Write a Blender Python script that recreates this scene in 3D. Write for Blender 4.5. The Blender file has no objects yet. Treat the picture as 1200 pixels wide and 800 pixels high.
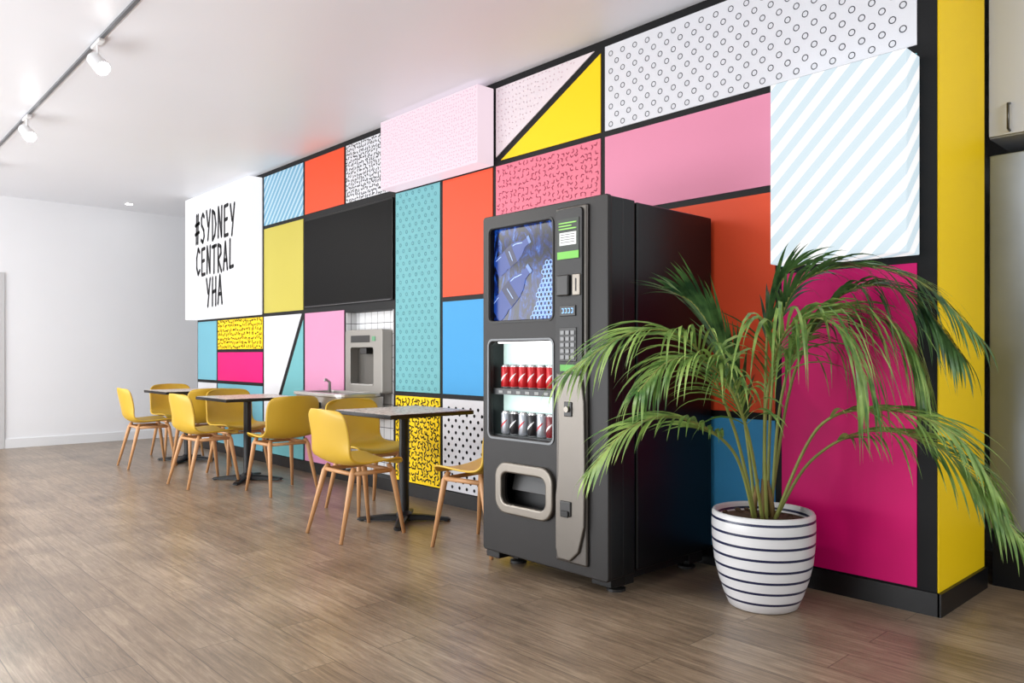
import bpy, bmesh, math, random
from mathutils import Vector, Matrix
random.seed(7)
S = bpy.context.scene
COL = S.collection

def lin(c):
    c = c/255.0
    return c/12.92 if c <= 0.04045 else ((c+0.055)/1.055)**2.4
def L(rgb): return (lin(rgb[0]), lin(rgb[1]), lin(rgb[2]), 1.0)

def mat(name, rgb, rough=0.5, metal=0.0, emis=0.0, erg=None, var=0.0, vscale=8.0, spec=None):
    m = bpy.data.materials.new(name); m.use_nodes = True
    nt = m.node_tree; b = nt.nodes['Principled BSDF']
    b.inputs['Base Color'].default_value = L(rgb)
    b.inputs['Roughness'].default_value = rough
    b.inputs['Metallic'].default_value = metal
    if spec is not None: b.inputs['Specular IOR Level'].default_value = spec
    if emis > 0:
        b.inputs['Emission Color'].default_value = L(erg or rgb)
        b.inputs['Emission Strength'].default_value = emis
    if var > 0:
        n = nt.nodes.new('ShaderNodeTexNoise'); n.inputs['Scale'].default_value = vscale
        n.inputs['Detail'].default_value = 4
        g = nt.nodes.new('ShaderNodeNewGeometry')
        nt.links.new(g.outputs['Position'], n.inputs['Vector'])
        mx = nt.nodes.new('ShaderNodeMix'); mx.data_type = 'RGBA'
        c = L(rgb)
        mx.inputs[6].default_value = tuple(max(0, v*(1-var)) for v in c[:3])+(1,)
        mx.inputs[7].default_value = tuple(min(1, v*(1+var)) for v in c[:3])+(1,)
        nt.links.new(n.outputs['Fac'], mx.inputs[0])
        nt.links.new(mx.outputs[2], b.inputs['Base Color'])
    return m

def M(nt, op, a, b=None):
    n = nt.nodes.new('ShaderNodeMath'); n.operation = op
    for i, v in enumerate((a, b)):
        if v is None: continue
        if isinstance(v, (int, float)): n.inputs[i].default_value = v
        else: nt.links.new(v, n.inputs[i])
    return n.outputs[0]

def stripe_mat(name, c1, c2, k, duty=0.5, sx=1.0, sz=-1.0, rough=0.5, emis=0.0, base=None):
    m = mat(name, c1, rough)
    nt = m.node_tree; b = nt.nodes['Principled BSDF']
    g = nt.nodes.new('ShaderNodeNewGeometry'); sp = nt.nodes.new('ShaderNodeSeparateXYZ')
    nt.links.new(g.outputs['Position'], sp.inputs[0])
    v = M(nt, 'ADD', M(nt, 'MULTIPLY', sp.outputs[0], sx*k), M(nt, 'MULTIPLY', sp.outputs[2], sz*k))
    v = M(nt, 'ADD', v, M(nt, 'MULTIPLY', sp.outputs[1], k))
    f = M(nt, 'FRACT', M(nt, 'ADD', v, 100.0))
    fac = M(nt, 'LESS_THAN', f, duty)
    mx = nt.nodes.new('ShaderNodeMix'); mx.data_type = 'RGBA'
    mx.inputs[6].default_value = L(c1); mx.inputs[7].default_value = L(c2)
    nt.links.new(fac, mx.inputs[0])
    if emis:
        b.inputs['Base Color'].default_value = L(base)
        nt.links.new(mx.outputs[2], b.inputs['Emission Color'])
        b.inputs['Emission Strength'].default_value = emis
    else:
        nt.links.new(mx.outputs[2], b.inputs['Base Color'])
    return m

def empty(name, loc=(0,0,0), rz=0):
    e = bpy.data.objects.new(name, None); COL.objects.link(e)
    e.location = loc; e.rotation_euler = (0, 0, rz); e.empty_display_size = 0.1
    return e

def mesh_obj(name, verts, faces, mats, grp=None, midx=None, smooth=False, center=True, local=False):
    vs = [Vector(v) for v in verts]
    if center and vs:
        c = Vector([(min(v[i] for v in vs)+max(v[i] for v in vs))/2 for i in range(3)])
    else: c = Vector((0,0,0))
    me = bpy.data.meshes.new(name)
    me.from_pydata([v-c for v in vs], [], faces)
    for m in (mats if isinstance(mats, (list, tuple)) else [mats]): me.materials.append(m)
    if midx:
        for p, i in zip(me.polygons, midx): p.material_index = i
    if smooth:
        for p in me.polygons: p.use_smooth = True
    me.update()
    o = bpy.data.objects.new(name, me); COL.objects.link(o)
    if grp is not None:
        o.parent = grp
        o.location = c if local else c - grp.location
    else: o.location = c
    return o

def bevel(o, w, seg=3):
    if w > 0:
        md = o.modifiers.new('bevel', 'BEVEL'); md.width = w; md.segments = seg; md.limit_method = 'ANGLE'
        for p in o.data.polygons: p.use_smooth = True
        wn = o.modifiers.new('wn', 'WEIGHTED_NORMAL')
    return o

def box(name, x0, x1, y0, y1, z0, z1, m, grp=None, bev=0, local=False, seg=3):
    v = [(x0,y0,z0),(x1,y0,z0),(x1,y1,z0),(x0,y1,z0),(x0,y0,z1),(x1,y0,z1),(x1,y1,z1),(x0,y1,z1)]
    f = [(0,3,2,1),(4,5,6,7),(0,1,5,4),(1,2,6,5),(2,3,7,6),(3,0,4,7)]
    return bevel(mesh_obj(name, v, f, m, grp, local=local), bev, seg)

def ring_mesh(rings, cap0=True, cap1=True, closed=True):
    verts, faces = [], []
    n = len(rings[0])
    for r in rings: verts += [tuple(p) for p in r]
    for i in range(len(rings)-1):
        for j in range(n if closed else n-1):
            a = i*n+j; b = i*n+(j+1) % n
            faces.append((a, b, b+n, a+n))
    if cap0: faces.append(tuple(reversed(range(n))))
    if cap1: faces.append(tuple(range((len(rings)-1)*n, len(rings)*n)))
    return verts, faces

def tube(pts, rads, n=12):
    pts = [Vector(p) for p in pts]; rings = []
    prev = None
    for i, p in enumerate(pts):
        t = (pts[min(i+1, len(pts)-1)]-pts[max(i-1, 0)]).normalized()
        ref = Vector((1,0,0)) if abs(t.x) < 0.9 else Vector((0,1,0))
        if prev is None: a = t.cross(ref).normalized()
        else:
            a = (prev - t*prev.dot(t)).normalized()
        prev = a; b = t.cross(a)
        r = rads[i] if isinstance(rads, (list, tuple)) else rads
        rings.append([p + a*r*math.cos(2*math.pi*k/n) + b*r*math.sin(2*math.pi*k/n) for k in range(n)])
    return ring_mesh(rings)

def lathe(prof, cx, cy, n=48):
    rings = [[(cx+r*math.cos(2*math.pi*k/n), cy+r*math.sin(2*math.pi*k/n), z) for k in range(n)] for r, z in prof]
    return ring_mesh(rings)

def merge(parts):
    V, F = [], []
    for v, f in parts:
        o = len(V); V += list(v); F += [tuple(i+o for i in q) for q in f]
    return V, F

def rrect(x0, x1, z0, z1, r, n=6):
    P = []
    for cx, cz, a0 in ((x1-r, z1-r, 0), (x0+r, z1-r, 90), (x0+r, z0+r, 180), (x1-r, z0+r, 270)):
        for i in range(n+1):
            a = math.radians(a0+90*i/n); P.append((cx+r*math.cos(a), cz+r*math.sin(a)))
    return P

def plate(name, loops, yc, th, m, grp=None, bev=0.0):
    """flat plate in the XZ plane, thickness th, with holes"""
    cu = bpy.data.curves.new(name+'_c', 'CURVE'); cu.dimensions = '2D'; cu.fill_mode = 'BOTH'
    cu.extrude = max(th/2-bev, 0.0001); cu.bevel_depth = bev; cu.bevel_resolution = 2
    for lp in loops:
        s = cu.splines.new('POLY'); s.points.add(len(lp)-1); s.use_cyclic_u = True
        for p, q in zip(s.points, lp): p.co = (q[0], q[1], 0, 1)
    to = bpy.data.objects.new('tmp', cu); COL.objects.link(to)
    dg = bpy.context.evaluated_depsgraph_get()
    me = bpy.data.meshes.new_from_object(to.evaluated_get(dg))
    vs = [(v.co.x, yc-v.co.z, v.co.y) for v in me.vertices]
    fs = [tuple(p.vertices) for p in me.polygons]
    bpy.data.objects.remove(to); bpy.data.meshes.remove(me)
    return mesh_obj(name, vs, fs, m, grp)

def strokes(name, polys, w, y, m, grp):
    """brush strokes lying on a plane facing -Y"""
    V, F = [], []
    for pl in polys:
        for a, b in zip(pl[:-1], pl[1:]):
            dx, dz = b[0]-a[0], b[1]-a[1]; l = math.hypot(dx, dz) or 1
            nx, nz = -dz/l*w/2, dx/l*w/2
            o = len(V)
            V += [(a[0]-nx, y, a[1]-nz), (b[0]-nx, y, b[1]-nz), (b[0]+nx, y, b[1]+nz), (a[0]+nx, y, a[1]+nz)]
            F.append((o, o+1, o+2, o+3))
        for p in pl:
            o = len(V)
            V += [(p[0]+w/2*math.cos(k*math.pi/4), y, p[1]+w/2*math.sin(k*math.pi/4)) for k in range(8)]
            F.append(tuple(range(o, o+8)))
    return mesh_obj(name, V, F, m, grp)

def squiggles(x0, x1, z0, z1, sp, ln, bend=1.0, inside=None, seed=1):
    rnd = random.Random(seed); out = []
    nx, nz = max(1, int((x1-x0-sp*.6)/sp)), max(1, int((z1-z0-sp*.6)/sp))
    for i in range(nx+1):
        for j in range(nz+1):
            cx = x0+sp*.5+(x1-x0-sp)*i/max(nx,1)+rnd.uniform(-.25,.25)*sp
            cz = z0+sp*.5+(z1-z0-sp)*j/max(nz,1)+rnd.uniform(-.25,.25)*sp
            if inside and not inside(cx, cz): continue
            a = rnd.uniform(0, math.pi); bd = rnd.choice((-1, 1))*bend; P = []
            for k in range(5):
                t = k/4-.5
                u = t*ln; v = bd*ln*.22*math.cos(t*math.pi*2)
                P.append((cx+u*math.cos(a)-v*math.sin(a), cz+u*math.sin(a)+v*math.cos(a)))
            out.append(P)
    return out

def circ_grid(x0, x1, z0, z1, dx, dz, r):
    out = []; j = 0; z = z0+r*1.4
    while z < z1-r*1.2:
        x = x0+r*1.6+(dx/2 if j % 2 else 0)
        while x < x1-r*1.2:
            out.append((x, z)); x += dx
        z += dz; j += 1
    return out

# ------------------------------------------------------------ materials
m_white = mat('white_paint', (234,235,238), 0.6, var=0.02, vscale=2)
m_ceil = mat('ceiling_paint', (236,238,243), 0.42, var=0.015, vscale=1.5)
m_black = mat('black_paint', (13,14,16), 0.55, spec=.25)
m_base = mat('black_skirting', (12,12,14), 0.4)
PY = 0.5
pm = lambda n, c: mat(n, c, PY, var=0.03, vscale=3, spec=.25)
m_orange = pm('panel_orange_red', (224,78,42))
m_magenta = pm('panel_magenta', (222,6,114))
m_yellow = pm('panel_yellow', (250,210,18))
m_mustard = pm('panel_olive_yellow', (190,178,78))
m_teal = pm('panel_teal', (106,170,176))
m_lblue = pm('panel_light_blue', (114,178,196))
m_blue = pm('panel_blue', (66,154,210))
m_pink = pm('panel_pink', (220,138,166))
m_lpink = pm('panel_orchid', (208,142,176))
m_salmon = pm('panel_salmon', (226,120,140))
m_wpanel = pm('panel_white', (218,219,224))
m_pwhite = pm('panel_pale_pink', (226,214,219))
m_stripe = stripe_mat('panel_blue_stripes', (104,160,190), (176,202,216), 11, .45)
m_ink = mat('black_ink', (16,16,20), 0.5)
m_inkred = mat('red_ink', (192,60,96), 0.5)
m_inkteal = mat('teal_ink', (52,112,126), 0.5)
m_inkgrey = mat('grey_ink', (66,70,80), 0.5)
m_inkpink = mat('pink_ink', (208,150,174), 0.5)
m_inkpinkl = mat('pink_ink_lit', (120,80,95), 0.5, emis=.66, erg=(234,180,208))

def floor_mat():
    m = mat('wood_plank_vinyl', (150,124,98), 0.30)
    nt = m.node_tree; b = nt.nodes['Principled BSDF']
    g = nt.nodes.new('ShaderNodeNewGeometry')
    br = nt.nodes.new('ShaderNodeTexBrick')
    br.inputs['Scale'].default_value = 1.0
    br.inputs['Brick Width'].default_value = 1.25; br.inputs['Row Height'].default_value = 0.18
    br.inputs['Mortar Size'].default_value = 0.0022; br.inputs['Mortar Smooth'].default_value = 0.3
    br.inputs['Bias'].default_value = 0.0; br.offset = 0.37
    br.inputs['Color1'].default_value = (0,0,0,1); br.inputs['Color2'].default_value = (1,1,1,1)
    br.inputs['Mortar'].default_value = (0.2,0.2,0.2,1)
    nt.links.new(g.outputs['Position'], br.inputs['Vector'])
    sep = nt.nodes.new('ShaderNodeSeparateColor'); nt.links.new(br.outputs['Color'], sep.inputs[0])
    sp = nt.nodes.new('ShaderNodeSeparateXYZ'); nt.links.new(g.outputs['Position'], sp.inputs[0])
    cb = nt.nodes.new('ShaderNodeCombineXYZ')
    nt.links.new(M(nt, 'MULTIPLY', sp.outputs[0], 2.2), cb.inputs[0])
    nt.links.new(M(nt, 'MULTIPLY', sp.outputs[1], 34), cb.inputs[1])
    nt.links.new(M(nt, 'MULTIPLY', sep.outputs[0], 40), cb.inputs[2])
    n1 = nt.nodes.new('ShaderNodeTexNoise'); n1.inputs['Scale'].default_value = 1.6; n1.inputs['Detail'].default_value = 10
    n1.inputs['Roughness'].default_value = .76; n1.inputs['Distortion'].default_value = .8
    nt.links.new(cb.outputs[0], n1.inputs['Vector'])
    n2 = nt.nodes.new('ShaderNodeTexNoise'); n2.inputs['Scale'].default_value = 2.6; n2.inputs['Detail'].default_value = 6
    nt.links.new(g.outputs['Position'], n2.inputs['Vector'])
    v = M(nt, 'ADD', M(nt, 'MULTIPLY', n1.outputs['Fac'], 1.5), M(nt, 'MULTIPLY', n2.outputs['Fac'], .65))
    v = M(nt, 'ADD', v, M(nt, 'MULTIPLY', sep.outputs[0], .16))
    v = M(nt, 'SUBTRACT', v, .73)
    cr = nt.nodes.new('ShaderNodeValToRGB')
    cr.color_ramp.elements[0].position = .08; cr.color_ramp.elements[0].color = L((88,74,61))
    cr.color_ramp.elements[1].position = .85; cr.color_ramp.elements[1].color = L((178,159,136))
    e = cr.color_ramp.elements.new(.45); e.color = L((136,117,97))
    nt.links.new(v, cr.inputs[0])
    mx = nt.nodes.new('ShaderNodeMix'); mx.data_type = 'RGBA'
    nt.links.new(M(nt, 'MULTIPLY', br.outputs['Fac'], .6), mx.inputs[0])
    nt.links.new(cr.outputs[0], mx.inputs[6]); mx.inputs[7].default_value = L((52,44,37))
    nt.links.new(mx.outputs[2], b.inputs['Base Color'])
    bp = nt.nodes.new('ShaderNodeBump'); bp.inputs['Strength'].default_value = .12; bp.inputs['Distance'].default_value = .004
    nt.links.new(n1.outputs['Fac'], bp.inputs['Height']); nt.links.new(bp.outputs[0], b.inputs['Normal'])
    return m
m_floor = floor_mat()

# ------------------------------------------------------------ room shell
H = 3.03
box('floor', -11.05, 3.5, -5, 6.6, -0.1, 0, m_floor)
box('ceiling', -11.05, 3.5, -5, 6.6, H, H+.1, m_ceil)
XB = -10.9
wb = empty('wall_back', (XB, 2, 0))
box('plaster_upper', XB-.12, XB, -5, 6.6, 2.05, H, m_white, wb)
box('plaster_right', XB-.12, XB, 1.72, 6.6, 0, 2.05, m_white, wb)
box('plaster_left', XB-.12, XB, -5, .82, 0, 2.05, m_white, wb)
box('baseboard_back', XB, XB+.015, 1.80, 6.55, 0, .11, mat('white_skirting', (225,226,228), .4))
d = empty('door_1', (XB, 1.27, 0))
m_fr = mat('door_frame_paint', (196,196,197), .4)
m_dr = mat('door_veneer', (150,112,88), .5, var=.1, vscale=4)
box('jamb_right', XB-.05, XB+.02, 1.72, 1.80, 0, 2.11, m_fr, d)
box('jamb_left', XB-.05, XB+.02, .74, .82, 0, 2.11, m_fr, d)
box('head', XB-.05, XB+.02, .82, 1.72, 2.05, 2.11, m_fr, d)
box('leaf', XB-.07, XB-.03, .82, 1.72, 0.01, 2.05, m_dr, d)
box('handle', XB-.03, XB+.03, 1.6, 1.66, .98, 1.02, mat('door_handle_steel', (180,180,180), .3, 1), d)

WX0, WX1, WY, WB = -9.52, -1.175, 3.576, 4.20
wr = empty('wall_right', ((WX0+WX1)/2, 3.9, 0))
box('core', WX0, WX1, WY+.11, WB, 0, H, m_black, wr)
AX0, AX1, AZ0, AZ1 = -6.03, -5.285, .10, 1.50
box('face_left', WX0, AX0, WY, WY+.11, 0, H, m_black, wr)
box('face_right', AX1, WX1, WY, WY+.11, 0, H, m_black, wr)
box('face_over_niche', AX0, AX1, WY, WY+.11, AZ1, H, m_black, wr)
box('face_under_niche', AX0, AX1, WY, WY+.11, 0, AZ0, m_black, wr)
def tile_mat():
    m = mat('white_tile', (235,235,235), .2); nt = m.node_tree; b = nt.nodes['Principled BSDF']
    g = nt.nodes.new('ShaderNodeNewGeometry'); sp = nt.nodes.new('ShaderNodeSeparateXYZ'); cb = nt.nodes.new('ShaderNodeCombineXYZ')
    nt.links.new(g.outputs['Position'], sp.inputs[0])
    nt.links.new(M(nt, 'ADD', sp.outputs[0], sp.outputs[1]), cb.inputs[0]); nt.links.new(sp.outputs[2], cb.inputs[1])
    br = nt.nodes.new('ShaderNodeTexBrick'); br.offset = 0; br.inputs['Scale'].default_value = 1
    br.inputs['Brick Width'].default_value = .1; br.inputs['Row Height'].default_value = .1; br.inputs['Mortar Size'].default_value = .003
    br.inputs['Color1'].default_value = L((232,232,232)); br.inputs['Color2'].default_value = L((224,225,226)); br.inputs['Mortar'].default_value = L((96,96,98))
    nt.links.new(cb.outputs[0], br.inputs['Vector']); nt.links.new(br.outputs['Color'], b.inputs['Base Color'])
    return m
m_tile = tile_mat()
box('niche_tiles', AX0, AX1, WY+.10, WY+.108, AZ0, AZ1, m_tile, wr)
box('niche_tiles_side', AX0, AX0+.006, WY, WY+.10, AZ0, AZ1, m_tile, wr)
box('niche_tiles_side_right', AX1-.006, AX1, WY, WY+.10, AZ0, AZ1, m_tile, wr)

PT = .006
def panel(nm, x0, x1, z0, z1, m, g=.018):
    return box('mural_'+nm, x0+g, x1-g, WY-PT, WY+.001, z0+g, z1-g, m, wr)
yP = WY-PT-.001
Z0, Z1, Z2, ZM, Z3, Z4, ZT = .09, .81, 1.17, 1.54, 1.955, 2.455, 3.0
panel('light_blue', -9.51, -8.905, Z1, ZM, m_lblue)
panel('speckled_yellow', -8.905, -7.69, Z2, ZM, m_yellow)
strokes('squiggle_yellow_small', squiggles(-8.88, -7.72, Z2+.02, ZM-.02, .045, .026, seed=3), .012, yP, m_ink, wr)
panel('magenta_small', -8.905, -7.69, Z1, Z2, m_magenta)
panel('white_low', -9.51, -8.905, Z0, Z1, m_wpanel)
panel('light_blue_low', -8.905, -7.69, Z0, Z1, m_lblue)
panel('behind_sign', -9.51, -7.69, ZM, ZT, m_wpanel)
panel('blue_stripes', -7.69, -6.80, Z4, ZT, m_stripe)
panel('orange_top', -6.80, -6.04, Z4, ZT, m_orange)
panel('white_squiggle', -6.04, -5.263, Z4, ZT, m_wpanel)
strokes('squiggle_black', squiggles(-6.02, -5.28, Z4+.02, ZT-.02, .034, .022, seed=5), .009, yP, m_ink, wr)
panel('olive_yellow', -7.69, -6.80, ZM, Z4, m_mustard)
def tri(nm, pts, m):
    plate('mural_'+nm, [pts], WY-PT/2, PT, m, wr)
g = .018
xa, xb, za, zb = -7.69+g, -6.80-g, Z0+g, ZM-g
tri('white_diagonal', [(xa, zb), (xa, za+.06), (xb-.035, zb)], m_wpanel)
tri('teal_diagonal', [(xb, zb-.06), (xb, za), (xa+.035, za)], m_teal)
panel('orchid_pink', -6.80, -6.04, Z0, ZM, m_lpink)
panel('teal_rings', -5.263, -4.637, Z1, Z4, m_teal)
def rings(nm, pts, r, w, m, y=yP, n=12):
    strokes(nm, [[(x+r*math.cos(2*math.pi*k/n), z+r*math.sin(2*math.pi*k/n)) for k in range(n+1)] for x, z in pts], w, y, m, wr)
rings('rings_teal', circ_grid(-5.24, -4.66, Z1+.03, Z4-.03, .085, .05, .013), .013, .004, m_inkteal, n=8)
panel('yellow_squiggle', -5.263, -4.637, Z0, Z1, m_yellow)
strokes('squiggle_yellow_large', squiggles(-5.24, -4.66, Z0+.03, Z1-.03, .042, .034, seed=8), .011, yP, m_ink, wr)
panel('orange_middle', -4.637, -4.031, ZM, Z4, m_orange)
panel('blue_middle', -4.637, -4.031, Z1, ZM, m_blue)
panel('white_dots', -4.637, -4.031, Z0, Z1, m_wpanel)
rings('dots_black', circ_grid(-4.61, -4.05, Z0+.03, Z1-.03, .085, .045, .014), .006, .014, m_ink, n=8)
panel('salmon_squiggle', -4.031, -3.04, Z3, Z4, m_salmon)
strokes('squiggle_red', squiggles(-4.0, -3.07, Z3+.03, Z4-.03, .040, .026, seed=9), .0065, yP, m_inkred, wr)
panel('orange_behind', -4.031, -3.04, Z1, Z3, m_orange)
panel('yellow_behind', -4.031, -3.04, Z0, Z1, m_yellow)
xa, xb, za, zb = -4.031+g, -3.04-g, Z4+g, ZT-g
tri('pale_pink_triangle', [(xa, zb), (xa, za+.03), (xb-.05, zb)], m_pwhite)
tri('yellow_triangle', [(xb, zb-.03), (xb, za), (xa+.05, za)], m_yellow)
strokes('specks', squiggles(xa+.01, xb-.05, za, zb, .035, .008, inside=lambda x, z: (z-za-.06)/(zb-za) > (x-xa)/(xb-xa)+.04, seed=4), .003, yP, m_inkpink, wr)
panel('white_rings', -3.04, -1.237, Z4, ZT, m_wpanel)
rings('rings_black', circ_grid(-3.0, -1.26, Z4+.03, ZT-.03, .090, .053, .015), .0145, .0042, m_inkgrey)
panel('pink_wide', -3.04, -1.92, Z3, Z4, m_pink)
panel('orange_right', -3.04, -1.90, Z1, Z3, m_orange)
panel('blue_right', -3.04, -1.90, Z0, Z1, m_blue)
panel('teal_behind_lightbox', -1.92, -1.237, ZM, Z4, m_teal)
panel('magenta_large', -1.90, -1.237, Z0, ZM, m_magenta)
box('mural_yellow_end', WX1-.001, WX1+.006, WY+.005, WB, .10, H, m_yellow, wr)
box('baseboard_right', WX0, WX1+.014, WY-.014, WY-.0065, 0, .10, m_base)
box('baseboard_end', WX1+.0065, WX1+.0205, WY-.014, WB, 0, .10, m_base)

# ------------------------------------------------------------ light boxes
def lightbox(x0, x1, z0, z1, m, edge=m_white, p=.16):
    gq = empty('illuminated_light_box', ((x0+x1)/2, WY-p/2, (z0+z1)/2))
    box('housing', x0+.006, x1-.006, WY-p+.02, WY-PT-.0015, z0+.006, z1-.006, edge, gq)
    box('diffuser', x0, x1, WY-p, WY-.012, z0, z1, m, gq, .004, seg=2)
    return gq
m_lb_stripe = stripe_mat('lightbox_blue_stripes', (255,255,255), (210,229,238), 8.5, .5, emis=.90, base=(90,92,94))
m_lb_white = mat('lightbox_white', (100,100,102), .5, emis=.92, erg=(252,252,255))
m_lb_pink = mat('lightbox_pale_pink', (96,88,92), .5, emis=.84, erg=(252,228,240))
lb = lightbox(-1.86, -1.24, 1.555, 2.415, m_lb_stripe)
pb = lightbox(-5.233, -4.031, 2.445, 2.985, m_lb_pink)
strokes('speckle', squiggles(-5.22, -4.04, 2.455, 2.975, .026, .012, seed=12), .0032, WY-.161, m_inkpinkl, pb)
sg = lightbox(-9.49, -7.70, 1.545, 2.985, m_lb_white)
LET = {
 '#': [[(.25,0),(.35,1)],[(.6,0),(.7,1)],[(.03,.33),(.9,.38)],[(.06,.65),(.94,.7)]],
 'S': [[(.8,.88),(.5,1),(.2,.85),(.25,.6),(.7,.42),(.8,.2),(.5,0),(.12,.1)]],
 'Y': [[(.08,1),(.42,.48)],[(.88,1),(.38,0)]],
 'D': [[(.15,0),(.12,1),(.6,.88),(.86,.5),(.62,.14),(.15,0)]],
 'N': [[(.1,0),(.15,1),(.78,0),(.84,1)]],
 'E': [[(.82,1),(.15,.98),(.15,0),(.85,.02)],[(.15,.52),(.7,.55)]],
 'C': [[(.85,.85),(.5,1),(.15,.65),(.16,.25),(.5,0),(.88,.15)]],
 'T': [[(.05,.97),(.95,1)],[(.5,1),(.45,0)]],
 'R': [[(.15,0),(.12,1),(.7,.92),(.76,.65),(.15,.46),(.86,0)]],
 'A': [[(.05,0),(.45,1),(.88,0)],[(.2,.33),(.74,.35)]],
 'L': [[(.2,1),(.15,0),(.85,.03)]],
 'H': [[(.12,0),(.15,1)],[(.82,0),(.84,1)],[(.15,.48),(.82,.52)]]}
polys = []
for txt, cx, w, z0, z1 in (('#SYDNEY', -8.60, 1.16, 2.43, 2.76), ('CENTRAL', -8.60, 1.10, 2.06, 2.36), ('YHA', -8.60, .50, 1.69, 2.00)):
    cw = w/len(txt)
    for i, ch in enumerate(txt):
        jz = random.uniform(-.015, .015)
        for pl in LET[ch]:
            polys.append([(cx-w/2+cw*i+p[0]*cw*.80+.1*cw, z0+jz+p[1]*(z1-z0)) for p in pl])
strokes('lettering', polys, .043, WY-.1615, m_ink, sg)

tv = empty('wall_mounted_television', (-6.03, WY-.01, 1.99))
m_tvf = mat('tv_bezel', (8,8,9), .4, spec=.2); m_tvs = mat('tv_screen', (6,6,6), .5, spec=.1)
box('bezel', -6.785, -5.275, WY-.016, WY-.0075, 1.575, 2.415, m_tvf, tv, .002)
box('screen', -6.77, -5.29, WY-.018, WY-.015, 1.592, 2.40, m_tvs, tv)
box('lower_trim', -6.76, -5.30, WY-.0195, WY-.018, 1.577, 1.582, mat('tv_trim', (90,90,92), .3), tv)

# ------------------------------------------------------------ drinking fountain
m_ss = mat('stainless', (190,188,184), .34, .8, var=.08, vscale=6)
m_gp = mat('brushed_steel_panel', (150,147,141), .38, .6, var=.05, vscale=5)
m_dk = mat('dark_plastic', (34,33,32), .4)
df = empty('drinking_fountain', (-5.72, 3.5, .8))
plate('filler_back_panel', [rrect(-6.015, -5.43, .80, 1.335, .02), rrect(-5.94, -5.56, .86, 1.19, .03)], 3.61, .10, m_gp, df, .004)
box('filler_recess', -5.95, -5.55, 3.64, 3.665, .85, 1.20, mat('recess_steel', (96,93,88), .4, .5), df)
box('filler_nozzle', -5.80, -5.70, 3.575, 3.645, 1.13, 1.185, m_dk, df, .006)
box('filler_display', -5.92, -5.62, 3.555, 3.562, 1.23, 1.29, m_dk, df, .004)
box('filler_sensor', -5.58, -5.53, 3.555, 3.562, 1.24, 1.28, mat('sensor_green', (90,150,110), .4), df, .002)
box('filler_drip_shelf', -5.95, -5.55, 3.56, 3.64, .86, .872, m_ss, df, .003)
rg = []
for z, s in ((.56, .80), (.62, .92), (.70, .98), (.775, 1.0)):
    cx, x_h = -5.83, .41*s; yb, yf = 3.565, 3.565-.40*s
    P = [(cx+x_h, yb, z), (cx-x_h, yb, z)]
    for k in range(9):
        a = math.radians(180+90*k/8); P.append((cx-x_h+.09+.09*math.cos(a), yf+.09+.09*math.sin(a), z))
    for k in range(9):
        a = math.radians(270+90*k/8); P.append((cx+x_h-.09+.09*math.cos(a), yf+.09+.09*math.sin(a), z))
    rg.append(P)
v, f = ring_mesh(rg); mesh_obj('basin_body', v, f, m_ss, df)
plate_pts = rrect(-6.25, -5.41, 3.155, 3.566, .09)
hole = rrect(-6.16, -5.50, 3.21, 3.50, .08)
bt = plate('basin_rim', [plate_pts, hole], 0, .03, m_ss, None, .006)
for v in bt.data.vertices:
    x, y, z = v.co; v.co = (x, z, -y)
bt.parent = df; bt.location = Vector((-5.83, 3.3605, .793)) - df.location
v, f = tube([(-6.1,3.45,.78),(-6.1,3.45,.88),(-6.08,3.40,.91),(-6.02,3.36,.90)], [.014,.013,.012,.010])
mesh_obj('bubbler_spout', v, f, m_ss, df, smooth=True)
box('push_button', -5.9, -5.75, 3.150, 3.182, .68, .73, m_dk, df, .006)

# ------------------------------------------------------------ tables
def terrazzo():
    m = mat('flecked_laminate', (205,198,188), .35); nt = m.node_tree; b = nt.nodes['Principled BSDF']
    g = nt.nodes.new('ShaderNodeNewGeometry'); vo = nt.nodes.new('ShaderNodeTexVoronoi'); vo.inputs['Scale'].default_value = 60
    nt.links.new(g.outputs['Position'], vo.inputs['Vector'])
    cr = nt.nodes.new('ShaderNodeValToRGB'); cr.color_ramp.interpolation = 'CONSTANT'
    cr.color_ramp.elements[0].color = L((160,148,136)); cr.color_ramp.elements[1].position = .2; cr.color_ramp.elements[1].color = L((218,211,202))
    e = cr.color_ramp.elements.new(.8); e.color = L((196,186,174))
    sc = nt.nodes.new('ShaderNodeSeparateColor'); nt.links.new(vo.outputs['Color'], sc.inputs[0])
    nt.links.new(sc.outputs[0], cr.inputs[0]); nt.links.new(cr.outputs[0], b.inputs['Base Color'])
    return m
m_top = terrazzo()
m_bm = mat('black_powder_coat', (14,15,17), .45)
for tx, ty in ((-4.308, 3.0), (-6.675, 2.95), (-8.35, 3.03)):
    t = empty('cafe_table', (tx, ty, 0))
    a = .335
    box('edge_band', -a, a, -a, a, .722, .748, m_bm, t, .004, local=True)
    box('table_top', -a+.008, a-.008, -a+.008, a-.008, .7475, .750, m_top, t, local=True)
    v, f = lathe([(.034,.02),(.034,.70),(.09,.715),(.09,.722)], 0, 0, 24)
    mesh_obj('column', v, f, m_bm, t, local=True)
    parts = []
    for k in range(4):
        an = math.radians(47+90*k); c, s_ = math.cos(an), math.sin(an)
        rg = []
        for r, w, z1 in ((.0, .035, .05), (.12, .032, .045), (.30, .024, .024), (.315, .018, .016)):
            rg.append([(r*c-s_*q*w, r*s_+c*q*w, zz) for q, zz in ((-1,.008),(1,.008),(1,z1*.8),(.6,z1),(-.6,z1),(-1,z1*.8))])
        parts.append(ring_mesh(rg))
        parts.append(lathe([(.018,0),(.018,.01)], .29*c, .29*s_, 12))
    parts.append(lathe([(.055,.008),(.055,.05),(.036,.07)], 0, 0, 24))
    v, f = merge(parts); mesh_obj('cross_base', v, f, m_bm, t, local=True)

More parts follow.
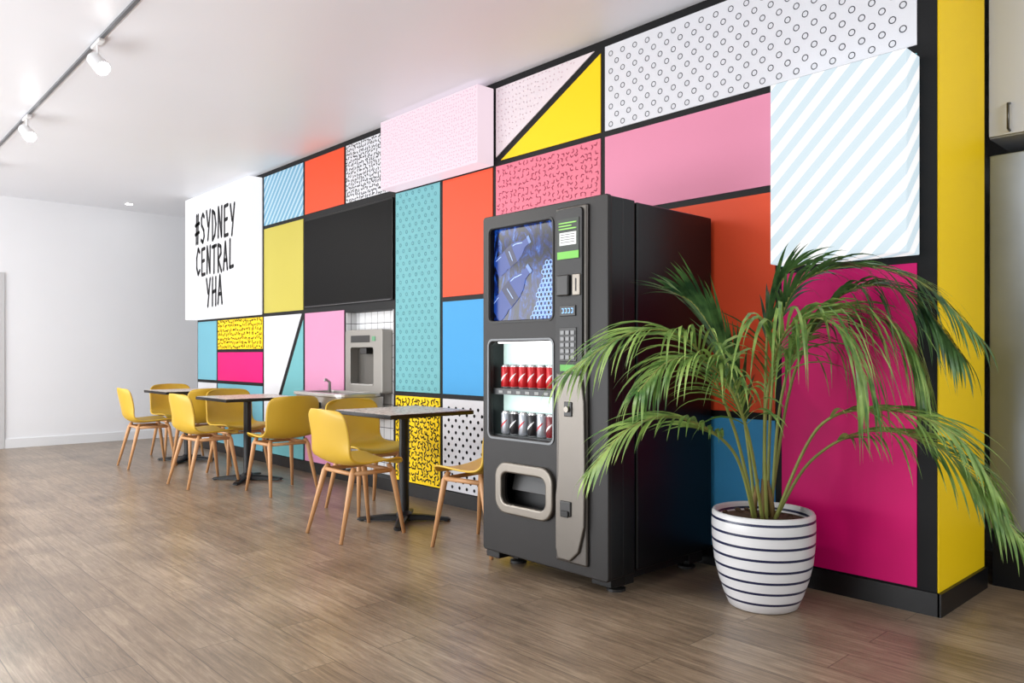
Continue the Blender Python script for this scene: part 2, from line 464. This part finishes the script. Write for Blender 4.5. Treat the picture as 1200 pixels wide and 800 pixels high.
# ------------------------------------------------------------ chairs
m_shell = mat('mustard_plastic', (204,166,50), .42)
m_wood = mat('beech_wood', (200,150,104), .45, var=.12, vscale=20)
prof = [(.235,.425,.185),(.225,.447,.205),(.16,.455,.22),(.06,.448,.23),(-.05,.440,.235),(-.13,.443,.235),(-.185,.470,.232),(-.215,.52,.226),(-.235,.59,.228),(-.252,.67,.228),(-.266,.73,.224),(-.275,.775,.208),(-.277,.795,.172)]
sv, sf = [], []
NX = 9
for i, (y, z, hw) in enumerate(prof):
    back = min(max((z-.45)/.15, 0), 1) if y < 0 else 0
    for j in range(NX):
        q = -1+2*j/(NX-1)
        e = abs(q)**2.2
        zz = z + (1-back)*.028*e - (0.012*e if i == 0 else 0) + (-.014*e if i >= 11 else 0)
        yy = y + back*.055*e - (.02*e if i <= 1 else 0)
        sv.append((q*hw, yy, zz))
for i in range(len(prof)-1):
    for j in range(NX-1):
        a = i*NX+j; sf.append((a, a+1, a+NX+1, a+NX))
me_shell = bpy.data.meshes.new('chair_shell'); me_shell.from_pydata(sv, [], sf); me_shell.materials.append(m_shell)
for p in me_shell.polygons: p.use_smooth = True
parts = []
for sx in (-1, 1):
    parts.append(tube([(sx*.150,.135,.440),(sx*.165,.155,.39),(sx*.205,.215,0)], [.015,.019,.011], 12))
    parts.append(tube([(sx*.150,-.115,.432),(sx*.165,-.135,.39),(sx*.205,-.235,0)], [.015,.019,.011], 12))
    parts.append(tube([(sx*.165,.155,.40),(sx*.165,-.135,.40)], .014, 10))
parts.append(tube([(-.165,.150,.40),(.165,.150,.40)], .013, 10))
parts.append(tube([(-.165,-.130,.40),(.165,-.130,.40)], .013, 10))
lv, lf = merge(parts)
me_leg = bpy.data.meshes.new('chair_legs'); me_leg.from_pydata(lv, [], lf); me_leg.materials.append(m_wood)
for p in me_leg.polygons: p.use_smooth = True
chairs = [(-4.22, 2.58, 0), (-4.83, 3.04, -90), (-3.43, 2.95, 99),
          (-6.73, 2.59, 3), (-5.95, 2.92, 90), (-7.12, 3.06, -88),
          (-8.25, 2.60, -3), (-7.82, 2.97, 92), (-8.85, 3.10, -90)]
for cx, cy, an in chairs:
    c = empty('dining_chair', (cx, cy, 0), math.radians(an))
    o = bpy.data.objects.new('seat_shell', me_shell); COL.objects.link(o); o.parent = c
    sd = o.modifiers.new('sub', 'SUBSURF'); sd.levels = 2; sd.render_levels = 2
    so = o.modifiers.new('sol', 'SOLIDIFY'); so.thickness = .011; so.offset = 0
    o2 = bpy.data.objects.new('legs', me_leg); COL.objects.link(o2); o2.parent = c

# ------------------------------------------------------------ vending machine
VX0, VX1, VY0, VY1, VH = -3.122, -2.262, 2.69, 3.54, 1.85
vm = empty('vending_machine', ((VX0+VX1)/2, (VY0+VY1)/2, 0))
m_vb = mat('black_enamel', (10,12,14), .34, spec=.35)
m_vf = mat('charcoal_front', (25,22,21), .45, spec=.35)
m_gun = mat('gunmetal', (88,84,80), .36, .75)
m_sil = mat('silver_trim', (124,118,110), .34, .8)
m_blk = mat('matte_black', (8,8,9), .5)
box('cabinet', VX0+.01, VX1, 2.905, VY1, .10, VH-.005, m_vb, vm, .008)
box('door_back', VX0, VX1, 2.80, 2.890, .09, VH, m_vb, vm, .006)
box('door_gasket', VX0+.02, VX1-.015, 2.885, 2.91, .11, VH-.02, m_blk, vm)
W1 = (-3.078, -2.607, 1.295, 1.790); W2 = (-3.078, -2.607, .690, 1.195); W3 = (-2.968, -2.630, .345, .525)
box('door_side_left', VX0, W1[0]+.005, 2.715, 2.805, .09, VH, m_vb, vm)
box('door_side_right', W1[1]-.005, VX1, 2.715, 2.805, .09, VH, m_vb, vm, .006)
box('door_rail_top', W1[0], W1[1], 2.715, 2.805, W1[3]-.004, VH, m_vb, vm)
box('door_rail_mid', W1[0], W1[1], 2.715, 2.805, W2[3]-.004, W1[2]+.004, m_vb, vm)
box('door_rail_low', W1[0], W1[1], 2.715, 2.805, W3[3]+.01, W2[2]+.004, m_vb, vm)
box('door_rail_bottom', W1[0], W1[1], 2.715, 2.805, .09, W3[2]-.01, m_vb, vm)
plate('door_front', [rrect(VX0, VX1, .09, VH, .012), rrect(*W1, .03), rrect(*W2, .03), rrect(*W3, .05)], 2.703, .028, m_vf, vm, .006)
def video_mat():
    m = mat('video_display', (6,8,18), .15); nt = m.node_tree; b = nt.nodes['Principled BSDF']
    g = nt.nodes.new('ShaderNodeNewGeometry')
    mp = nt.nodes.new('ShaderNodeMapping'); mp.inputs['Rotation'].default_value = (0, math.radians(35), 0); mp.inputs['Scale'].default_value = (1.6, 1, .7)
    nt.links.new(g.outputs['Position'], mp.inputs['Vector'])
    n = nt.nodes.new('ShaderNodeTexNoise'); n.inputs['Scale'].default_value = 7; n.inputs['Detail'].default_value = 8; n.inputs['Distortion'].default_value = 3.2
    n.inputs['Roughness'].default_value = .66
    nt.links.new(mp.outputs[0], n.inputs['Vector'])
    cr = nt.nodes.new('ShaderNodeValToRGB')
    cr.color_ramp.elements[0].position = .44; cr.color_ramp.elements[0].color = L((3,8,30))
    cr.color_ramp.elements[1].position = .76; cr.color_ramp.elements[1].color = L((190,222,255))
    e = cr.color_ramp.elements.new(.54); e.color = L((10,40,122))
    e = cr.color_ramp.elements.new(.63); e.color = L((36,104,210))
    nt.links.new(n.outputs['Fac'], cr.inputs[0]); nt.links.new(cr.outputs[0], b.inputs['Emission Color'])
    b.inputs['Emission Strength'].default_value = .8
    return m
box('video_screen', W1[0], W1[1], 2.722, 2.735, W1[2], W1[3], video_mat(), vm)
bot = [(-.046,-.12),(.046,-.12),(.055,-.105),(.055,-.06),(.049,-.04),(.055,-.02),(.055,.05),(.045,.09),(.020,.13),(.018,.165),(.022,.167),(.022,.185),(-.022,.185),(-.022,.167),(-.018,.165),(-.020,.13),(-.045,.09),(-.055,.05),(-.055,-.02),(-.049,-.04),(-.055,-.06),(-.055,-.105)]
m_gb = mat('graphic_deep_blue', (10,20,60), .3, emis=.6, erg=(24,78,184)); m_gl = mat('graphic_label_blue', (10,16,44), .3, emis=.6, erg=(10,24,84))
m_gc = mat('graphic_cap', (60,80,120), .3, emis=.6, erg=(120,160,225)); m_gw = mat('graphic_white', (160,190,240), .3, emis=.4)
for bi, (bx, bz, deg, BS) in enumerate(((-2.955, 1.63, -62, .95), (-2.96, 1.43, -50, 1.15))):
    ang = math.radians(deg); yo = 2.7210-bi*.0012
    def bp_(u, v_): return (bx+BS*(u*math.cos(ang)-v_*math.sin(ang)), bz+BS*(u*math.sin(ang)+v_*math.cos(ang)))
    bs = str(bi+1)
    plate('bottle_graphic_'+bs, [[bp_(*q) for q in bot]], yo, .0006, m_gb, vm)
    plate('bottle_graphic_label_'+bs, [[bp_(*q) for q in [(-.054,-.015),(.054,-.015),(.054,.045),(-.054,.045)]]], yo-.0005, .0004, m_gl, vm)
    plate('bottle_graphic_cap_'+bs, [[bp_(*q) for q in [(-.022,.167),(.022,.167),(.022,.185),(-.022,.185)]]], yo-.0005, .0004, m_gc, vm)
    strokes('bottle_graphic_glint_'+bs, [[bp_(-.040,-.10), bp_(-.040,-.055)], [bp_(-.040,.055), bp_(-.036,.08), bp_(-.014,.125)], [bp_(-.03,.015), bp_(.03,.015)]], .004, yo-.0009, m_gw, vm)
hx = []
for i in range(9):
    for j in range(13):
        x = -2.83+i*.026+(.013 if j % 2 else 0); z = 1.31+j*.0225
        if x > -2.615 or (x+2.83)+(z-1.31)*-.35 < .05 or z > 1.31+.28: continue
        hx.append([(x+.012*math.cos(math.pi/6+k*math.pi/3), z+.012*math.sin(math.pi/6+k*math.pi/3)) for k in range(7)])
strokes('honeycomb_graphic', hx, .003, 2.7165, mat('graphic_light_blue', (120,170,240), .4, emis=.7, erg=(180,210,250)), vm)
m_mint = mat('lit_interior', (206,232,226), .5, emis=.55)
box('interior_back', W2[0], W2[1], 2.790, 2.800, W2[2], W2[3], m_mint, vm)
box('interior_ceiling_lamp', W2[0]+.02, W2[1]-.02, 2.735, 2.75, W2[3]-.012, W2[3]-.002, mat('lamp_white', (255,255,255), .5, emis=3), vm)
m_tag = mat('price_tag_white', (150,152,150), .5)
for k, z in enumerate((.945, .700)):
    box('shelf_%d' % (k+1), W2[0], W2[1], 2.722, 2.79, z-.010, z, mat('shelf_steel', (150,155,155), .35, .5), vm)
    box('price_strip_%d' % (k+1), W2[0], W2[1], 2.715, 2.722, z-.032, z, mat('price_strip', (40,42,44), .4), vm)
    for q in range(6):
        box('price_tag', W2[0]+.05+q*.067, W2[0]+.080+q*.067, 2.7135, 2.7155, z-.025, z-.011, m_tag, vm)
m_red = mat('can_red', (186,16,26), .3, .2); m_lid = mat('can_aluminium', (200,200,202), .25, .9)
m_cblk = mat('can_black', (26,24,28), .3, .2); m_cslv = mat('can_silver', (176,182,190), .3, .6); m_crd2 = mat('can_maroon', (120,20,30), .3)
m_lab = mat('can_label_white', (240,240,240), .4)
def can(x, z, m):
    y, r = 2.757, .0315; h = .125
    pr = [(r*.82, z), (r, z+.008), (r, z+h-.012), (r*.82, z+h-.002), (r*.80, z+h)]
    v, f = lathe(pr, x, y, 24); n = 24
    mi = []
    for i in range(len(pr)-1): mi += [1 if i in (0, 2, 3) else 0]*n
    mi += [1, 1]
    mesh_obj('can', v, f, [m, m_lid], vm, mi, smooth=True)
    rg = []
    for k in range(9):
        t = k/8; a = math.radians(-140+100*t); zz = z+.03+.05*t
        rg.append([(x+(r+.0006)*math.cos(a), y+(r+.0006)*math.sin(a), zz+dz) for dz in (-.006*math.sin(math.pi*t)-.001, .006*math.sin(math.pi*t)+.001)])
    vv = [p for q in rg for p in q]; ff = [(2*k, 2*k+2, 2*k+3, 2*k+1) for k in range(8)]
    mesh_obj('can_label', vv, ff, m_lab if m is not m_cslv else m_red, vm)
for i in range(6): can(-3.010+i*.067, .946, m_red)
for i in range(6): can(-3.010+i*.067, .701, (m_cslv, m_cblk, m_cslv, m_cblk, m_cslv, m_crd2)[i])
plate('window_gasket', [rrect(W2[0]-.010, W2[1]+.010, W2[2]-.010, W2[3]+.010, .036), rrect(W2[0], W2[1], W2[2], W2[3], .03)], 2.688, .006, mat('window_frame_grey', (96,98,100), .35, .4), vm)
plate('display_gasket', [rrect(W1[0]-.008, W1[1]+.008, W1[2]-.008, W1[3]+.008, .036), rrect(W1[0], W1[1], W1[2], W1[3], .03)], 2.688, .006, m_blk, vm)
plate('delivery_frame', [rrect(-2.998, -2.600, .313, .558, .07), rrect(*W3, .05)], 2.682, .034, m_sil, vm, .010)
box('delivery_back', W3[0]-.01, W3[1]+.01, 2.786, 2.80, W3[2]-.01, W3[3]+.01, m_blk, vm)
fl = box('delivery_flap', W3[0]+.02, W3[1]-.02, 2.745, 2.755, W3[2]+.07, W3[3]-.002, m_dk, vm, .004)
fl.rotation_euler = (math.radians(-14), 0, 0)
box('control_column', -2.572, -2.372, 2.672, 2.692, .135, 1.825, m_gun, vm, .010)
plate('column_upper_fascia', [rrect(-2.560, -2.395, 1.03, 1.81, .02)], 2.668, .012, m_blk, vm, .003)
box('notice_sticker', -2.547, -2.410, 2.659, 2.662, 1.575, 1.765, mat('sticker_dark', (34,44,36), .5), vm)
box('notice_sticker_paper', -2.532, -2.425, 2.6575, 2.660, 1.64, 1.70, mat('sticker_white', (228,232,228), .5), vm)
box('notice_sticker_footer', -2.547, -2.410, 2.6575, 2.660, 1.575, 1.61, mat('sticker_green', (110,190,70), .5), vm)
strokes('notice_text', [[(-2.535, 1.745-.014*k), (-2.535+(.11 if k % 2 == 0 else .08), 1.745-.014*k)] for k in range(3)], .006, 2.6572, mat('sticker_text_green', (140,210,90), .5), vm)
strokes('notice_text_small', [[(-2.525, 1.69-.012*k), (-2.435, 1.69-.012*k)] for k in range(4)], .003, 2.6572, m_ink, vm)
box('selection_display', -2.53, -2.43, 2.656, 2.664, 1.305, 1.355, m_dk, vm, .003)
strokes('display_digits', [[(-2.515+.02*k, 1.32), (-2.505+.02*k, 1.32), (-2.505+.02*k, 1.34), (-2.515+.02*k, 1.34)] for k in range(4)], .003, 2.6555, mat('lcd_blue', (130,190,240), .4, emis=1), vm)
box('keypad_plate', -2.535, -2.425, 2.658, 2.664, 1.09, 1.25, m_dk, vm, .003)
m_key = mat('key_grey', (130,132,134), .4)
for r in range(5):
    for c in range(3):
        box('key', -2.524+c*.033, -2.500+c*.033, 2.653, 2.660, 1.10+r*.029, 1.12+r*.029, m_key, vm, .002)
box('coin_slot_plate', -2.45, -2.40, 2.655, 2.664, 1.40, 1.50, m_sil, vm, .004)
box('coin_slot', -2.428, -2.422, 2.653, 2.657, 1.42, 1.48, m_blk, vm)
box('note_reader', -2.545, -2.465, 2.645, 2.664, 1.40, 1.50, m_dk, vm, .008)
box('payment_sticker', -2.53, -2.44, 2.6595, 2.662, 1.045, 1.075, mat('payment_green', (90,170,70), .5), vm)
pl = [(-2.405,1.02),(-2.385,.9),(-2.380,.6),(-2.385,.32),(-2.42,.20),(-2.47,.155),(-2.54,.155),(-2.555,.2),(-2.555,.45),(-2.54,.55),(-2.535,.8),(-2.545,.98),(-2.50,1.03)]
plate('column_lower_moulding', [pl], 2.668, .020, mat('moulding_metal', (104,99,93), .36, .8), vm, .007)
box('coin_return', -2.525, -2.455, 2.650, 2.662, .36, .43, m_dk, vm, .006)
box('coin_return_cup', -2.515, -2.465, 2.642, 2.652, .355, .385, m_blk, vm, .004)
box('lock_recess', -2.50, -2.45, 2.652, 2.660, .83, .90, m_dk, vm, .006)
v, f = tube([(-2.475,2.652,.865),(-2.475,2.640,.865)], .014, 16); mesh_obj('lock_barrel', v, f, m_sil, vm)
box('kick_recess', VX0+.05, VX1-.05, 2.80, VY1-.04, .05, .105, m_blk, vm)
for i, (x, y) in enumerate(((VX0+.09, 2.86), (VX1-.09, 2.86), (VX0+.09, VY1-.1), (VX1-.09, VY1-.1))):
    v, f = lathe([(.045,0),(.045,.012),(.018,.02),(.018,.08)], x, y, 20)
    mesh_obj('levelling_foot_%d' % (i+1), v, f, m_dk, vm)
    box('foot_bracket_%d' % (i+1), x-.06, x+.06, y-.06, y+.06, .035, .105, m_blk, vm, .003)
box('hinge_bracket', VX0-.012, VX0+.10, 2.75, 2.84, VH-.001, VH+.016, m_vb, vm, .003)
box('hinge_bracket_low', VX1-.14, VX1-.02, 2.74, 2.85, .045, .092, m_vb, vm, .003)
box('toe_bumper', VX0-.012, VX0+.09, 2.72, 2.84, .04, .09, m_blk, vm, .004)

# ------------------------------------------------------------ potted palm
PX, PYY = -1.763, 3.173
pp = empty('potted_palm', (PX, PYY, 0))
def pot_mat():
    m = mat('striped_glaze', (235,235,236), .28); nt = m.node_tree; b = nt.nodes['Principled BSDF']
    g = nt.nodes.new('ShaderNodeNewGeometry'); sp = nt.nodes.new('ShaderNodeSeparateXYZ'); nt.links.new(g.outputs['Position'], sp.inputs[0])
    f = M(nt, 'FRACT', M(nt, 'MULTIPLY', M(nt, 'ADD', sp.outputs[2], .008), 1/.050))
    a = M(nt, 'LESS_THAN', f, .22)
    a = M(nt, 'MULTIPLY', a, M(nt, 'GREATER_THAN', sp.outputs[2], .03))
    a = M(nt, 'MULTIPLY', a, M(nt, 'LESS_THAN', sp.outputs[2], .405))
    mx = nt.nodes.new('ShaderNodeMix'); mx.data_type = 'RGBA'
    mx.inputs[6].default_value = L((230,230,232)); mx.inputs[7].default_value = L((28,34,70))
    nt.links.new(a, mx.inputs[0]); nt.links.new(mx.outputs[2], b.inputs['Base Color'])
    return m
pr = [(.135,0),(.150,.008),(.172,.06),(.195,.13),(.212,.20),(.221,.28),(.224,.36),(.222,.415),(.217,.425),(.208,.425),(.203,.415),(.200,.36)]
v, f = lathe(pr, PX, PYY, 64)
o = mesh_obj('ceramic_pot', v, f, pot_mat(), pp, smooth=True)
m_soil = mat('potting_soil', (90,72,56), .95, var=.4, vscale=60)
v, f = lathe([(.199,.35),(.199,.385),(.12,.395),(.02,.40)], PX, PYY, 40)
mesh_obj('soil', v, f, m_soil, pp)
parts = []
for k in range(70):
    a = random.uniform(0, 6.28); r = random.uniform(0, .18); s = random.uniform(.008, .016)
    parts.append(lathe([(s*.4,.388),(s,.388+s*.5),(s*.5,.388+s)], PX+r*math.cos(a), PYY+r*math.sin(a), 6))
v, f = merge(parts); mesh_obj('bark_chips', v, f, m_soil, pp)

def leaf_mat(name, c1, c2):
    m = bpy.data.materials.new(name); m.use_nodes = True; nt = m.node_tree; b = nt.nodes['Principled BSDF']
    g = nt.nodes.new('ShaderNodeNewGeometry'); n = nt.nodes.new('ShaderNodeTexNoise'); n.inputs['Scale'].default_value = 9
    nt.links.new(g.outputs['Position'], n.inputs['Vector'])
    n.inputs['Detail'].default_value = 3
    mx = nt.nodes.new('ShaderNodeMix'); mx.data_type = 'RGBA'; mx.inputs[6].default_value = L(c1); mx.inputs[7].default_value = L(c2)
    cr = nt.nodes.new('ShaderNodeValToRGB'); cr.color_ramp.elements[0].position = .35; cr.color_ramp.elements[1].position = .65
    nt.links.new(n.outputs['Fac'], cr.inputs[0])
    nt.links.new(cr.outputs[0], mx.inputs[0]); nt.links.new(mx.outputs[2], b.inputs['Base Color'])
    b.inputs['Roughness'].default_value = .36
    tr = nt.nodes.new('ShaderNodeBsdfTranslucent'); nt.links.new(mx.outputs[2], tr.inputs['Color'])
    ms = nt.nodes.new('ShaderNodeMixShader'); ms.inputs[0].default_value = .3
    nt.links.new(b.outputs[0], ms.inputs[1]); nt.links.new(tr.outputs[0], ms.inputs[2])
    nt.links.new(ms.outputs[0], nt.nodes['Material Output'].inputs['Surface'])
    return m
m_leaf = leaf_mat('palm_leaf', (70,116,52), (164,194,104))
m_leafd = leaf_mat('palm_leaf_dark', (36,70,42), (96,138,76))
m_stem = mat('palm_stem', (136,142,72), .5, var=.2, vscale=20)
RV = Vector((.6801, .7332, 0)); TV = Vector((.7332, -.6801, 0))
def LP(a, b, z): return Vector((PX, PYY, 0)) + RV*a + TV*b + Vector((0,0,z))
# control points (along, toward room, height), leaflet length, rear?, droop, leaflet start
fronds = [
 ([(.02,.0,.38),(.042,0,.99),(.101,.05,1.38),(.285,.15,1.50),(.492,.35,1.43),(.659,.5,1.20)], .40, 1, .22, .48),
 ([(.03,.02,.38),(.07,.03,.915),(.157,.1,1.235),(.317,.2,1.322),(.463,.3,1.20),(.523,.35,1.0)], .66, 0, .50, .44),
 ([(.0,.05,.38),(-.037,.15,.885),(.0,.25,1.195),(.093,.35,1.272),(.186,.45,1.193),(.23,.5,1.03)], .70, 0, .50, .46),
 ([(-.03,0,.38),(-.092,0,.875),(-.190,0,1.16),(-.30,0,1.34),(-.40,.02,1.40)], .50, 1, .09, .38),
 ([(-.04,.03,.38),(-.161,.1,.807),(-.365,.25,1.157),(-.629,.4,1.215),(-.92,.5,1.05)], .42, 0, .24, .40),
 ([(-.05,.04,.38),(-.174,.15,.702),(-.427,.3,.861),(-.653,.4,.835),(-.827,.45,.663)], .32, 0, .16, .38),
 ([(.04,.03,.38),(.176,.1,.658),(.343,.3,.809),(.516,.55,.753),(.658,.75,.478)], .38, 0, .20, .36),
 ([(.01,-.02,.38),(.02,-.03,.949),(.04,-.03,1.32),(.10,0,1.48),(.19,.05,1.53)], .34, 1, .12, .62),
 ([(.03,-.01,.38),(.138,0,1.028),(.306,.1,1.38),(.483,.3,1.38),(.62,.45,1.13)], .46, 1, .34, .50),
 ([(-.02,.06,.38),(-.167,.3,.826),(-.32,.4,1.066),(-.511,.5,1.102),(-.66,.6,.984)], .38, 0, .30, .42),
 ([(.03,.05,.38),(.173,.2,.817),(.364,.4,.903),(.52,.6,.822),(.615,.7,.619)], .36, 0, .20, .42),
]
def cr_spline(P, n):
    out = []
    for i in range(len(P)-1):
        p0 = P[max(i-1,0)]; p1 = P[i]; p2 = P[i+1]; p3 = P[min(i+2, len(P)-1)]
        for k in range(n):
            t = k/n
            out.append(.5*((2*p1)+(-p0+p2)*t+(2*p0-5*p1+4*p2-p3)*t*t+(-p0+3*p1-3*p2+p3)*t**3))
    out.append(P[-1]); return out
def clampv(p):
    if p.y > 3.545 and p.x < -1.14: p.y = 3.545-random.uniform(0, .01)
    if p.y > 3.38 and -1.92 < p.x < -1.16 and p.z > 1.50: p.y = 3.38-random.uniform(0, .01)
    if p.x < -2.24 and p.y > 2.63:
        p.x = -2.235
    p.z = max(p.z, .03)
    return p
stemparts = []
LV = {0: ([], []), 1: ([], [])}
for pts, LL, dark, droop, st in fronds:
    C = cr_spline([LP(*p) for p in pts], 14)
    N = len(C)
    stemparts.append(tube(C, [.0070*(1-.78*i/N)+.001 for i in range(N)], 8))
    acc = [0]
    for i in range(1, N): acc.append(acc[-1]+(C[i]-C[i-1]).length)
    tot = acc[-1]; start = st*tot
    cnt = int((tot-start)/.023)
    V, F = LV[dark]
    for k in range(cnt+1):
        s = start+(tot-start)*k/cnt
        i = max(j for j in range(N) if acc[j] <= s+1e-9); i = min(i, N-2)
        p = C[i].lerp(C[i+1], (s-acc[i])/max(acc[i+1]-acc[i], 1e-6))
        T = (C[i+1]-C[i]).normalized()
        side = T.cross(Vector((0,0,1)))
        side = side.normalized() if side.length > .05 else RV.copy()
        tt = k/cnt
        ln = LL*(.50+.60*math.sin(math.pi*min(1, .15+.8*tt)))*random.uniform(.82, 1.12)*(1-.30*tt)
        for sg_ in (-1, 1):
            dirv = (T*(.65+.6*tt)+side*sg_*random.uniform(.45, .80)+Vector((0,0,random.uniform(-.05,.2)))).normalized()
            q = p.copy(); seg = 8; dl = ln/seg; w0 = random.uniform(.0070, .0092)
            gr = droop*random.uniform(.7, 1.25)
            base = len(V)
            for m_ in range(seg+1):
                u = m_/seg
                w = w0*(.35+1.3*math.sin(math.pi*min(1, u*.75+.12)))*(1-u**3)*.62
                nv = dirv.cross(Vector((0,0,1)))
                if nv.length < .1: nv = side.copy()
                nv.normalize()
                tw = (nv*.8+Vector((0,0,1))*.35*sg_).normalized()
                V.append(clampv(q-tw*w)); V.append(clampv(q+tw*w))
                q = q+dirv*dl
                dirv = (dirv+Vector((0,0,-gr*(.6+.8*u)))).normalized()
            for m_ in range(seg):
                b0 = base+2*m_; F.append((b0, b0+1, b0+3, b0+2))
v, f = merge(stemparts); mesh_obj('frond_stems', v, f, m_stem, pp, smooth=True)
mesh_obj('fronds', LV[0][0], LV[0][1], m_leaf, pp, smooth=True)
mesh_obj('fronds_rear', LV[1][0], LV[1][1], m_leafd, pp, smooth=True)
parts = []
for k in range(6):
    a = k*1.05; parts.append(tube([(PX+.05*math.cos(a), PYY+.05*math.sin(a), .37), (PX+.04*math.cos(a), PYY+.04*math.sin(a), .47), (PX+.025*math.cos(a), PYY+.025*math.sin(a), .56)], [.015,.012,.006], 8))
v, f = merge(parts); mesh_obj('stem_sheaths', v, f, mat('sheath_brown', (130,104,60), .7), pp, smooth=True)

# ------------------------------------------------------------ kitchen side
fr = empty('refrigerator', (-.75, 4.55, 0))
box('refrigerator_body', -1.16, -.36, 4.28, 4.95, .27, 2.09, m_ss, fr)
box('refrigerator_door', -1.158, -.362, 4.23, 4.279, .28, 2.085, mat('brushed_steel', (132,140,152), .34, .9, var=.25, vscale=2.6), fr, .006)
v, f = tube([(-.44,4.18,.9),(-.44,4.18,1.5)], .012, 12); mesh_obj('refrigerator_handle', v, f, m_sil, fr)
box('refrigerator_handle_mount_1', -.448, -.432, 4.18, 4.23, .92, .94, m_sil, fr)
box('refrigerator_handle_mount_2', -.448, -.432, 4.18, 4.23, 1.46, 1.48, m_sil, fr)
box('refrigerator_plinth', -1.15, -.37, 4.26, 4.93, .0, .27, m_black, fr)
cb = empty('wall_cabinet', (-.75, 4.55, 2.6))
m_cab = mat('cabinet_laminate', (202,207,218), .4)
box('cabinet_carcass', -1.16, -.30, 4.25, 4.95, 2.17, 3.02, m_cab, cb)
box('cabinet_door', -1.158, -.735, 4.228, 4.249, 2.175, 3.015, m_cab, cb, .002)
box('cabinet_door_right', -.731, -.302, 4.228, 4.249, 2.175, 3.015, m_cab, cb, .002)
v, f = tube([(-1.070,4.228,2.19),(-1.070,4.20,2.195),(-1.070,4.20,2.315),(-1.070,4.228,2.32)], .006, 10)
mesh_obj('cabinet_handle', v, f, mat('handle_dark', (90,88,84), .3, .8), cb, smooth=True)
box('wall_kitchen', -9.5, 3.5, 5.0, 5.1, 0, H, m_white)
box('baseboard_kitchen', -.36, 3.5, 4.985, 4.9995, 0, .1, m_base)

# ------------------------------------------------------------ ceiling fittings
tr = empty('track_light', (-5.9, 1.325, H))
m_trk = mat('track_grey', (96,98,102), .4); m_head = mat('lamp_head_white', (225,225,225), .4)
m_lens = mat('lamp_lens', (255,255,255), .3, emis=30)
box('track_rail', -10.2, -1.2, 1.315, 1.335, H-.016, H-.0005, m_trk, tr)
for hx_ in (-3.0, -5.12, -7.1, -9.1):
    box('adapter', hx_-.09, hx_+.09, 1.308, 1.342, H-.034, H-.0155, m_head, tr, .003)
    v, f = tube([(hx_, 1.325, H-.03), (hx_, 1.325, H-.12)], .008, 10); mesh_obj('lamp_arm', v, f, m_head, tr)
    dr = Vector((.72, .20, -.62)).normalized(); c0 = Vector((hx_, 1.325, H-.14))
    v, f = tube([c0-dr*.06, c0-dr*.055, c0+dr*.065, c0+dr*.07], [.030,.042,.048,.044], 24); mesh_obj('lamp_head', v, f, m_head, tr, smooth=False)
    v, f = tube([c0+dr*.0705, c0+dr*.074], [.041,.041], 20); mesh_obj('lamp_lens', v, f, m_lens, tr)
    ld = bpy.data.lights.new('track_spot', 'SPOT'); ld.energy = 70; ld.spot_size = math.radians(100); ld.spot_blend = .9; ld.shadow_soft_size = .06
    ld.color = (1, .96, .90)
    lo = bpy.data.objects.new('track_spot', ld); COL.objects.link(lo); lo.parent = tr
    lo.location = c0+dr*.11-tr.location; lo.rotation_euler = dr.to_track_quat('-Z', 'Y').to_euler()
dl = empty('recessed_downlight', (-10.4, 3.05, H))
v, f = lathe([(.055,H-.004),(.055,H-.0005)], -10.4, 3.05, 24); mesh_obj('trim_ring', v, f, m_head, dl)
v, f = lathe([(.04,H-.006),(.04,H-.0041)], -10.4, 3.05, 24); mesh_obj('diffuser', v, f, m_lens, dl)

# ------------------------------------------------------------ lighting
w = bpy.data.worlds.new('world'); S.world = w; w.use_nodes = True
w.node_tree.nodes['Background'].inputs[0].default_value = (.93, .96, 1, 1)
w.node_tree.nodes['Background'].inputs[1].default_value = .84
def area(nm, loc, target, sx, sy, e, c=(1,1,1)):
    ld = bpy.data.lights.new(nm, 'AREA'); ld.shape = 'RECTANGLE'; ld.size = sx; ld.size_y = sy; ld.energy = e; ld.color = c
    o = bpy.data.objects.new(nm, ld); COL.objects.link(o); o.location = loc
    o.rotation_euler = (Vector(target)-Vector(loc)).to_track_quat('-Z', 'Y').to_euler()
area('window_daylight', (-8, -4.6, 1.7), (-5, 3.5, 1.5), 6, 2.0, 220, (.96, .98, 1))
area('added_fill_left', (-8.2, -1.0, 2.98), (-8.4, -.2, 0), 5, 1.5, 165, (1, .98, .95))  # added unseen fill, not a room fitting; lifts the left side
area('added_fill_near', (-1.6, -.8, 2.98), (-1.8, 2.6, .4), 1.5, 1.0, 44, (1, .98, .95))  # added fill near the camera, brightens the large magenta panel
area('added_fill_up', (-6.0, -1.6, .5), (-6.0, 1.6, 3.03), 8, 1.0, 190, (.93, .96, 1))  # out-of-view fill added below to brighten the ceiling
area('added_fill_kitchen', (1.2, 2.6, 2.95), (-.6, 3.4, .8), 1.2, 1.2, 65, (.97, .98, 1))  # unseen fill added on the kitchen side to brighten the yellow wall end

# ------------------------------------------------------------ camera
cd = bpy.data.cameras.new('camera'); co = bpy.data.objects.new('camera', cd); COL.objects.link(co)
co.location = (0, 0, 1.12); co.rotation_euler = (math.radians(90), 0, math.radians(47.15))
cd.sensor_width = 36; cd.lens = 27; cd.shift_y = 16/1200
cd.clip_start = .05
S.camera = co
try:
    S.view_settings.view_transform = 'Standard'; S.view_settings.look = 'None'
except Exception as e: print(e)
